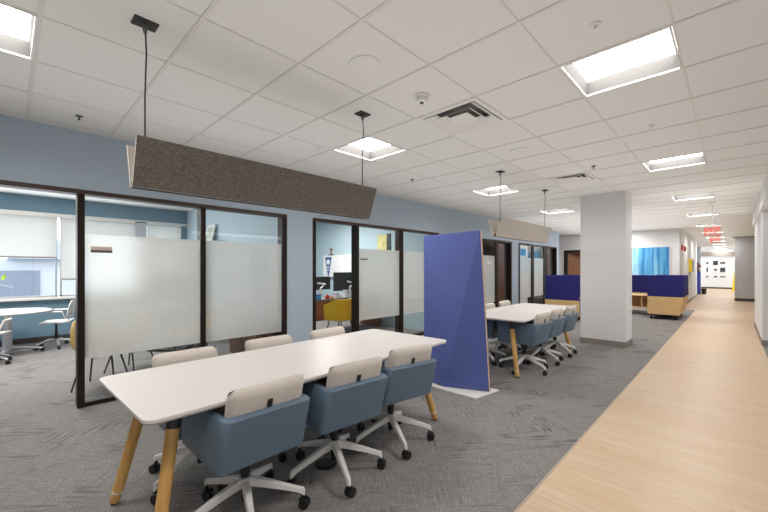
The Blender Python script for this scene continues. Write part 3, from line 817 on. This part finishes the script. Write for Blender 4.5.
# ------------------------------------------------------------------ first office
def white_chair(loc, rz, label):
    t = thing('task_chair', label, 'chair', loc, rz, 'white shell chairs in the first office')
    def sheet(pts, hw, th, nm, n=9):
        m = MB(); rings = []
        for x, z, k in pts:
            up = [(x + .025*abs(j)**2, hw*k*j, z + .012*abs(j)**2) for j in [(-1 + 2*q/n) for q in range(n+1)]]
            rings.append(up + [(p[0]-th*.6, p[1], p[2]-th) for p in reversed(up)])
        m.loft(rings); m.build(nm, M['cream'] if nm == 'seat_edge' else M['white'], t, smooth=50)
    sheet([(-.22, .43, .85), (-.2, .445, .97), (-.05, .45, 1), (.12, .45, .98), (.2, .46, .9)], .225, .018, 'seat')
    m = MB(); rings = []
    for z, x, k in ((.54, .21, .80), (.6, .225, .98), (.7, .245, 1), (.79, .27, .97), (.83, .285, .75)):
        a = [(x - .05*abs(j)**2, .215*k*j, z) for j in [(-1+2*q/9) for q in range(10)]]
        rings.append(a + [(p[0]+.014, p[1], p[2]) for p in reversed(a)])
    m.loft(rings); m.build('backrest', M['white'], t, smooth=50)
    m = MB()
    for s in (-1, 1): m.tube([(.02, s*.17, .435), (.19, s*.19, .45), (.235, s*.18, .62)], .011, 8)
    m.build('back_support', M['silver'], t, smooth=50)
    m = MB()
    for s in (-1, 1): m.tube([(.16, s*.2, .5), (.12, s*.24, .64), (-.08, s*.245, .64)], .013, 8)
    m.build('armrest', M['white'], t, smooth=50)
    m = MB(); m.lathe([(.025, .1), (.025, .25), (.018, .25), (.018, .40), (.07, .43)], 14); m.build('column', M['black'], t, smooth=40)
    m = MB()
    for k in range(5):
        a = 2*PI*k/5; m.tube([(0,0,.13), (.14*math.cos(a), .14*math.sin(a), .125), (.29*math.cos(a), .29*math.sin(a), .07)], [.028,.024,.014], 8, True, .7)
    m.build('star_base', M['silver'], t, smooth=50)
    for k in range(5):
        a = 2*PI*k/5; c = MB(); p = Vector((.29*math.cos(a), .29*math.sin(a), .028)); q_ = Vector((-math.sin(a), math.cos(a), 0))
        c.tube([p - q_*.02, p + q_*.02], .028, 12); c.tube([p, p + Vector((0,0,.05))], .008, 8); c.build('caster', M['black'], t, smooth=40)
    return t
wc = white_chair((-8.62, .60, 0), math.radians(75), 'white shell swivel chair under the office window, right of round table')
dup(wc, (-7.72, -.22, 0), math.radians(-20), 'white shell swivel chair at frame edge, in front of round table', 'white shell chairs in the first office')
t = thing('round_table', 'round white table on a grey pedestal by the office window', 'table', (-8.43, 0, 0))
m = MB(); m.lathe([(.52, .672), (.535, .68), (.535, .69), (.525, .697)], 48); m.build('tabletop', M['laminate'], t, smooth=40)
m = MB(); m.lathe([(.06, .05), (.06, .64), (.16, .66), (.16, .672)], 20); m.build('pedestal', M['silver'], t, smooth=40)
m = MB()
for k in range(4):
    a = PI/4 + k*PI/2 + .6; m.tube([(0,0,.09), (.2*math.cos(a), .2*math.sin(a), .085), (.42*math.cos(a), .42*math.sin(a), .06)], [.04,.034,.02], 8, True, .6)
m.build('foot_frame', M['silver'], t, smooth=50)
for k in range(4):
    a = PI/4 + k*PI/2 + .6; p = Vector((.42*math.cos(a), .42*math.sin(a), .03)); q_ = Vector((-math.sin(a), math.cos(a), 0))
    c = MB(); c.tube([p-q_*.02, p+q_*.02], .03, 12); c.tube([p, p+Vector((0,0,.04))], .008, 8); c.build('caster', M['black'], t, smooth=40)
m = MB(); m.lathe([(.13, 0), (.15, .012), (.13, .012), (.11, .006)], 24)
tag(m.build('tray', M['silver'], None, smooth=40), 'shallow grey dish lying on the round white table', 'dish').location = (-8.3, .1, .697)

def ply_chair(loc, rz, label):
    """bucket chair on black wire legs; faces -x"""
    t = thing('bucket_chair', label, 'chair', loc, rz, 'honey yellow bucket chairs in the first office')
    m = MB(); rings = []
    prof = [(-.21, .45, .20), (-.1, .435, .225), (.08, .435, .235), (.19, .47, .235), (.235, .56, .235), (.255, .68, .225), (.27, .78, .20), (.273, .81, .16)]
    for x, z, hw in prof:
        k = 0 if z < .46 and x < .1 else 1
        a = [(x - (.07*abs(j)**2.2 if k else 0), hw*j, z + (0 if k else .03*abs(j)**3)) for j in [(-1+2*q/10) for q in range(11)]]
        d = Vector((.012, 0, 0)) if k else Vector((0, 0, -.012))
        rings.append(a + [(p[0]+d.x, p[1], p[2]+d.z) for p in reversed(a)])
    m.loft(rings); m.build('seat_shell', M['yellowply'], t, smooth=60)
    for sx, sy in ((-1,-1), (-1,1), (1,-1), (1,1)):
        m = MB(); m.tube([(sx*.1, sy*.13, .425), (sx*.21, sy*.21, .0)], [.011, .009], 8); m.build('leg', M['black'], t, smooth=50)
    m = MB()
    for sy in (-1, 1): m.tube([(-.1, sy*.13, .418), (.1, sy*.13, .418)], .009, 8)
    m.build('seat_frame', M['black'], t, smooth=50)
    return t
pc = ply_chair((-5.40, .78, 0), math.radians(-30), 'honey yellow bucket chair just inside the doorway beside the first post')
dup(pc, (-5.95, 1.18, 0), math.radians(40), 'honey yellow bucket chair behind the nearest frosted pane, left of screen stand', 'honey yellow bucket chairs in the first office')
dup(pc, (-5.65, 1.85, 0), math.radians(100), 'honey yellow bucket chair behind the nearest frosted pane, right of screen stand', 'honey yellow bucket chairs in the first office')
t = thing('screen_stand', 'dark display screen on a stand blurred behind the nearest frosted pane', 'screen', (-6.95, 1.95, 0), math.radians(43.9))
m = MB(); m.box(-.52, .52, -.03, .03, .78, 1.28); m.build('display', M['greydark'], t, bevel=.01)
m = MB(); m.box(-.12, .12, .03, .09, .05, 1.1); m.build('mast', M['steel'], t)
m = MB(); m.box(-.3, .3, -.2, .2, .0, .05); m.build('foot', M['black'], t, bevel=.02)
t = thing('low_cabinet', 'brown wooden cabinet behind the glass at the pale blue pier', 'cabinet', (-5.35, 2.72, 0))
m = MB(); m.box(-.45, .45, -.24, .24, .04, .6); m.build('carcass', M['walnut'], t, bevel=.004)
for s in (-1, 1):
    m = MB(); m.box(s*.225-.215, s*.225+.215, -.258, -.241, .06, .59); d = m.build('cabinet_door', M['walnut'], t, bevel=.003)
    m = MB(); m.tube([(s*.06, -.275, .3), (s*.06, -.275, .42)], .006, 8); m.build('handle', M['steel'], d)
m = MB(); m.box(-.43, .43, -.2, .22, 0, .04); m.build('plinth', M['black'], t)
t = thing('wall_shelf', 'thin pale shelf high on the dividing wall, behind frosted glass', 'shelf', (-7.75, 2.98, 1.92))
m = MB(); m.box(-.5, .5, -.22, 0, 0, .02); m.build('board', M['skyblue'], t)
m = MB()
for s in (-.4, .4): m.box(s-.01, s+.01, -.18, 0, -.1, 0)
m.build('bracket', M['skyblue'], t)
t = thing('leaning_picture', 'white framed picture leaning back above the second frosted pane', 'picture', (-7.78, 2.86, 1.94), 0)
q_ = Matrix.Rotation(math.radians(-13), 4, 'X')
m = MB()
for b in ((-.20, .20, 0, .045), (-.20, .20, .305, .35), (-.20, -.155, .045, .305), (.155, .20, .045, .305)): m.box(b[0], b[1], -.01, .012, b[2], b[3], q_)
m.build('frame', M['paper'], t)
m = MB(); m.box(-.155, .155, -.004, .008, .045, .305, q_); m.build('print', mat('faded_landscape', rgb(186,190,176), .6, noise=.4, nscale=9), t)
def shade(y0, y1, zb, label):
    t = thing('roller_shade', label, 'roller shade', (-9.37, (y0+y1)/2, zb), 0, 'cream roller shades at the office window'); w = (y1-y0)/2
    m = MB(); m.quad((0,-w,0),(0,w,0),(0,w,2.37-zb),(0,-w,2.37-zb)); m.build('cloth', M['shade'], t)
    m = MB(); m.box(-.012, .012, -w, w, -.018, .008); m.build('hem_bar', M['rubber'], t)
    m = MB(); m.tube([(0,-w,2.37-zb), (0,w,2.37-zb)], .018, 12); m.build('roller', M['white'], t)
shade(-1.6, .655, 1.60, 'cream roller shade half lowered over the window at frame left')
shade(.725, 1.92, 1.18, 'cream roller shade lowered beside the window mullion')
shade(2.15, 2.84, 1.5, 'cream roller shade on the window nearest the dividing wall')

# ------------------------------------------------------------------ second office
t = thing('desk', 'brown wooden desk inside the second office', 'desk', (-6.38, 4.9, 0))
m = MB(); m.box(-.38, .38, -1.3, 1.3, .715, .75); m.build('desktop', M['ink'], t, bevel=.004)
m = MB(); m.box(.30, .33, -1.27, 1.27, .32, .715); m.build('front_panel', M['desk'], t)
for s in (-1, 1):
    m = MB(); m.box(-.36, .34, s*1.27-.02, s*1.27+.02, 0, .715); m.build('side_panel', M['desk'], t)
def monitor(y0, y1, z0, z1, label):
    t = thing('monitor', label, 'monitor', (-6.4, (y0+y1)/2, .75), 0, 'monitors seen from behind on the brown desk'); w = (y1-y0)/2
    m = MB(); m.box(-.015, .025, -w, w, z0-.75, z1-.75); m.build('display', M['greydark'], t, bevel=.008)
    m = MB(); m.tube([(.14, .0, 0), (.14, 0, .22), (.15, .12, .30), (.03, 0, (z0+z1)/2-.75)], .022, 8); m.build('arm', M['white'], t, smooth=50)
    m = MB(); m.box(.08, .2, -.06, .06, 0, .012); m.build('clamp', M['white'], t)
monitor(4.22, 4.93, .93, 1.21, 'dark monitor at the left on the brown desk, below pennant')
monitor(5.03, 5.75, .88, 1.30, 'dark monitor on white arm at the right of the brown desk')
t = thing('card_box', 'small bright blue box on the brown desk', 'box', (-6.12, 4.37, .75))
m = MB(); m.box(-.06, .06, -.08, .08, 0, .1); m.build('body', M['bluebox'], t, bevel=.003)
m = MB(); m.box(-.062, .062, -.082, .082, .085, .105); m.build('lid', M['postblue'], t)
t = thing('desk_toy', 'small red and orange trinket on the brown desk beside the blue box', 'trinket', (-6.08, 4.62, .75))
m = MB(); m.lathe([(.04, 0), (.05, .03), (.035, .07), (.01, .1)], 12); m.build('body', M['red'], t, smooth=50)
m = MB(); m.lathe([(.03, 0), (.03, .05)], 12, Matrix.Translation((.02, .1, 0))); m.build('cup', mat('orange', rgb(230,140,60), .6), t, smooth=50)
for k, (yy, w, h) in enumerate(((4.55, .14, .02), (4.9, .12, .12), (5.2, .18, .16))):
    t = thing('paper_stack', ['flat white paper stack on desk in front of the left monitor', 'small upright white papers at the middle of the brown desk', 'tall leaning white papers under the right monitor'][k], 'papers', (-6.11, yy, .75))
    m = MB(); m.box(-.09, .03, -w/2, w/2, 0, h*.6); m.build('sheets', M['paper'], t)
    m = MB(); m.box(-.08, .02, -w/2+.01, w/2-.02, h*.6, h, Matrix.Rotation(.06, 4, 'Z')); m.build('top_sheets', M['wallgrey'], t)
t = thing('whiteboard', 'wide white board on the pale blue office wall', 'whiteboard', (-7.75, 6.419, 1.16))
m = MB(); m.box(-.85, .85, -.035, 0, 0, .60); m.build('panel', M['paper'], t)
m = MB(); m.box(-.86, .86, -.06, 0, -.03, -.001); m.build('pen_shelf', M['silver'], t)
t = thing('pennant', 'blue and white pennant hanging on the whiteboard', 'pennant', (-8.35, 6.38, 1.17))
m = MB(); m.add([(-.15,-.004,.54), (.15,-.004,.54), (.02,-.004,0), (-.02,-.004,0), (-.15,.0,.54), (.15,.0,.54), (.02,.0,0), (-.02,.0,0)], [(0,1,2,3),(4,7,6,5),(0,4,5,1),(1,5,6,2),(2,6,7,3),(3,7,4,0)]); m.build('cloth', mat('pennant_blue', rgb(70,92,160), .8), t)
m = MB(); m.lathe([(.075, 0), (.075, .003)], 20, Matrix.Translation((0, -.005, .40)) @ Matrix.Rotation(PI/2, 4, 'X')); m.box(-.05, .05, -.008, -.005, .24, .27); m.box(-.035, .035, -.008, -.005, .17, .2); m.build('emblem', M['paper'], t)
t = thing('statuette', 'small dark ornament standing on top of the whiteboard', 'ornament', (-8.25, 6.40, 1.76))
m = MB(); m.box(-.1, .1, -.017, .017, 0, .03); m.build('foot', M['greydark'], t)
m = MB(); m.lathe([(.012, .03), (.02, .08), (.012, .12), (.035, .15), (.035, .2)], 10); m.build('figure', M['walnut_lit'], t, smooth=40)
t = thing('wall_picture', 'yellow and dark picture on the office wall above the frosted pane', 'picture', (-6.16, 6.419, 1.79))
m = MB(); m.box(-.21, .10, -.03, 0, 0, .42); m.build('print', mat('yellow_print', rgb(222,206,140), .6, noise=.5, nscale=7), t)
m = MB(); m.box(.10, .21, -.03, 0, 0, .44); m.build('dark_edge', M['greydark'], t)
def barrel_chair(loc, rz, label):
    t = thing('barrel_chair', label, 'chair', loc, rz)
    m = MB(); rings = []
    P0 = shell_path(0, .30, .28, -.18, .2, 8); P1 = shell_path(.05, .30, .28, -.18, .2, 8)
    def ring(z, k): return [(p[0]*k, p[1]*k, z - (.12 if p[0] < -.1 else 0)*(z > .6)) for p in P0], [(p[0]*k, p[1]*k, z - (.12 if p[0] < -.1 else 0)*(z > .6)) for p in P1]
    n = len(P0)
    a0, b0 = ring(.40, .93); a1, b1 = ring(.80, 1.0)
    m.add(a0+a1, [(i, i+1, n+i+1, n+i) for i in range(n-1)]); m.add(a1+b1, [(i, i+1, n+i+1, n+i) for i in range(n-1)])
    m.build('outer_shell', M['yellow'], t, smooth=60)
    m = MB(); m.add(b0+b1, [(i, i+1, n+i+1, n+i) for i in range(n-1)]); m.add([b0[0], a0[0], a1[0], b1[0], b0[-1], a0[-1], a1[-1], b1[-1]], [(0,1,2,3), (4,5,6,7)]); m.build('lining', M['cream'], t, smooth=60)
    m = MB(); m.prism([(p[0]*.93, p[1]*.93) for p in P1], .38, .47); m.build('seat', M['cream'], t, bevel=.015)
    for sx, sy in ((-1,-1), (-1,1), (1,-1), (1,1)):
        m = MB(); m.tube([(sx*.13, sy*.17, .385), (sx*.2, sy*.23, 0)], [.013, .01], 8); m.build('leg', M['steel'], t, smooth=50)
    return t
barrel_chair((-5.55, 4.52, 0), math.radians(18), 'yellow barrel chair facing the brown desk in second office')
t = thing('bag', 'crumpled white bag on the floor under the brown desk', 'bag', (-5.85, 3.98, 0))
m = MB()
for k in range(5):
    rr = R.uniform(.07, .11); m.lathe([(.01, 0), (rr, rr*.35), (rr*1.1, rr), (rr*.6, rr*1.7), (.01, rr*2)], 9, Matrix.Translation((R.uniform(-.08,.08), R.uniform(-.12,.12), 0)))
m.build('sack', M['paper'], t)
m = MB(); m.tube([(-.05,-.06,.16), (-.02,-.02,.3), (.03,.05,.3), (.05,.08,.16)], .01, 6); m.build('handle', M['greydark'], t)

# ------------------------------------------------------------------ outside the window
m = MB(); m.box(-60, -9.6, -40, 30, -.4, -.1); struct(m.build('ground_outside', M['asphalt']))
t = thing('building_outside', 'pale grey building with sloping roof seen through the window', 'building', (-22, -4, -.1))
m = MB(); m.box(-4, 0, -8, 18, 0, 1.9); m.build('wall', M['extwall'], t)
m = MB(); m.loft([[(-4.3, 4, 1.9), (.4, 4, 1.9), (-2, 4, 2.9)], [(-4.3, 18.2, 1.9), (.4, 18.2, 1.9), (-2, 18.2, 2.9)]]); m.build('roof', M['extdark'], t)
m = MB()
for k in range(4): m.box(0, .05, -6+k*3.2, -4.6+k*3.2, .3, 1.4)
m.build('window', M['extdark'], t)
t = thing('parked_van', 'grey van parked outside the window', 'van', (-17, -2.2, -.1), .2)
m = MB(); m.prism([(-2.2,.35), (2.2,.35), (2.25,.9), (1.7,1.05), (1.1,1.75), (-2.1,1.8), (-2.25,1.0)], -.85, .85, Matrix.Rotation(PI/2, 4, 'Z') @ Matrix.Rotation(PI/2, 4, 'X')); m.build('body', M['extdark'], t, bevel=.06)
for sx in (-1.4, 1.4):
    for sy in (-.8, .8):
        m = MB(); m.tube([(sy-.1, sx, .33), (sy+.1, sx, .33)], .33, 16); m.build('wheel', M['black'], t)
t = thing('shrub_outside', 'lime green leafy shrub outside the window at frame left', 'shrub', (-12.2, -.98, -.1))
m = MB()
for k in range(240):
    c = Vector((R.gauss(0,.3), R.gauss(0,.35), 1.15+R.gauss(0,.26))); a = Vector((R.uniform(-1,1), R.uniform(-1,1), R.uniform(-1,1))).normalized(); b = a.orthogonal().normalized()
    m.quad(c, c+a*.09+b*.04, c+a*.18, c+a*.09-b*.04)
m.build('foliage', M['leaf'], t)
m = MB(); m.tube([(0,0,0), (.03,.02,.6), (0,0,1.1)], [.04,.03,.015], 8); m.build('stem', M['walnut'], t)

# ------------------------------------------------------------------ light
w = bpy.data.worlds.new('world'); sc.world = w; w.use_nodes = True
bg = w.node_tree.nodes['Background']; bg.inputs[0].default_value = (.88, .94, 1.0, 1); bg.inputs[1].default_value = 3.0
def area(name, loc, rot, sx, sy, power, col=(1,.97,.93), spread=180):
    l = bpy.data.lights.new(name, 'AREA'); l.shape = 'RECTANGLE'; l.size = sx; l.size_y = sy; l.energy = power; l.color = col; l.spread = math.radians(spread)
    o = bpy.data.objects.new(name, l); C.objects.link(o); o.location = loc; o.rotation_euler = rot; return o
area('ceiling_fill', (-2.0, 3.0, 1.75), (PI, 0, 0), 4.6, 12, 50, spread=120)  # added fill lamp without a fitting, brightens the ceiling
area('end_wall_fill', (-3.0, 15.0, H-.02), (0,0,0), .5, .5, 32)  # added lamp below the light hidden by the column, brightens the end wall
area('lounge_ceiling_fill', (-2.8, 12.4, 1.75), (PI, 0, 0), 3.2, 6, 42, spread=140)  # added lamp in mid-air, brightens the ceiling over the booths
area('corridor_ceiling_fill', (-.45, 16, 1.75), (PI, 0, 0), 1.2, 16, 30, spread=140)  # added lamp with no fitting, brightens the corridor ceiling
for y, e in ((0, 88), (4.8, 84), (8.6, 60), (12.2, 60)):
    area('office_light', (-7.0, y, H-.02), (0,0,0), 1.2, 1.2, e)
area('daylight', (-9.3, -.3, 1.65), (0, -PI/2, 0), 1.4, 4.5, 60, (.9,.95,1))

# ------------------------------------------------------------------ camera
cd = bpy.data.cameras.new('camera'); cam = bpy.data.objects.new('camera', cd); C.objects.link(cam)
cd.sensor_width = 36; cd.sensor_fit = 'HORIZONTAL'; cd.lens = 362.35/768*36; cd.shift_y = (268.62-256)/768
cam.location = (0, 0, EYE); cam.rotation_euler = (PI/2, 0, .76605); cd.clip_start = .05
sc.camera = cam
sc.view_settings.view_transform = 'Standard'; sc.view_settings.look = 'None'; sc.view_settings.exposure = .23
sc.cycles.use_denoising = True; sc.cycles.max_bounces = 10; sc.cycles.diffuse_bounces = 5; sc.cycles.transparent_max_bounces = 16; sc.cycles.sample_clamp_indirect = 8
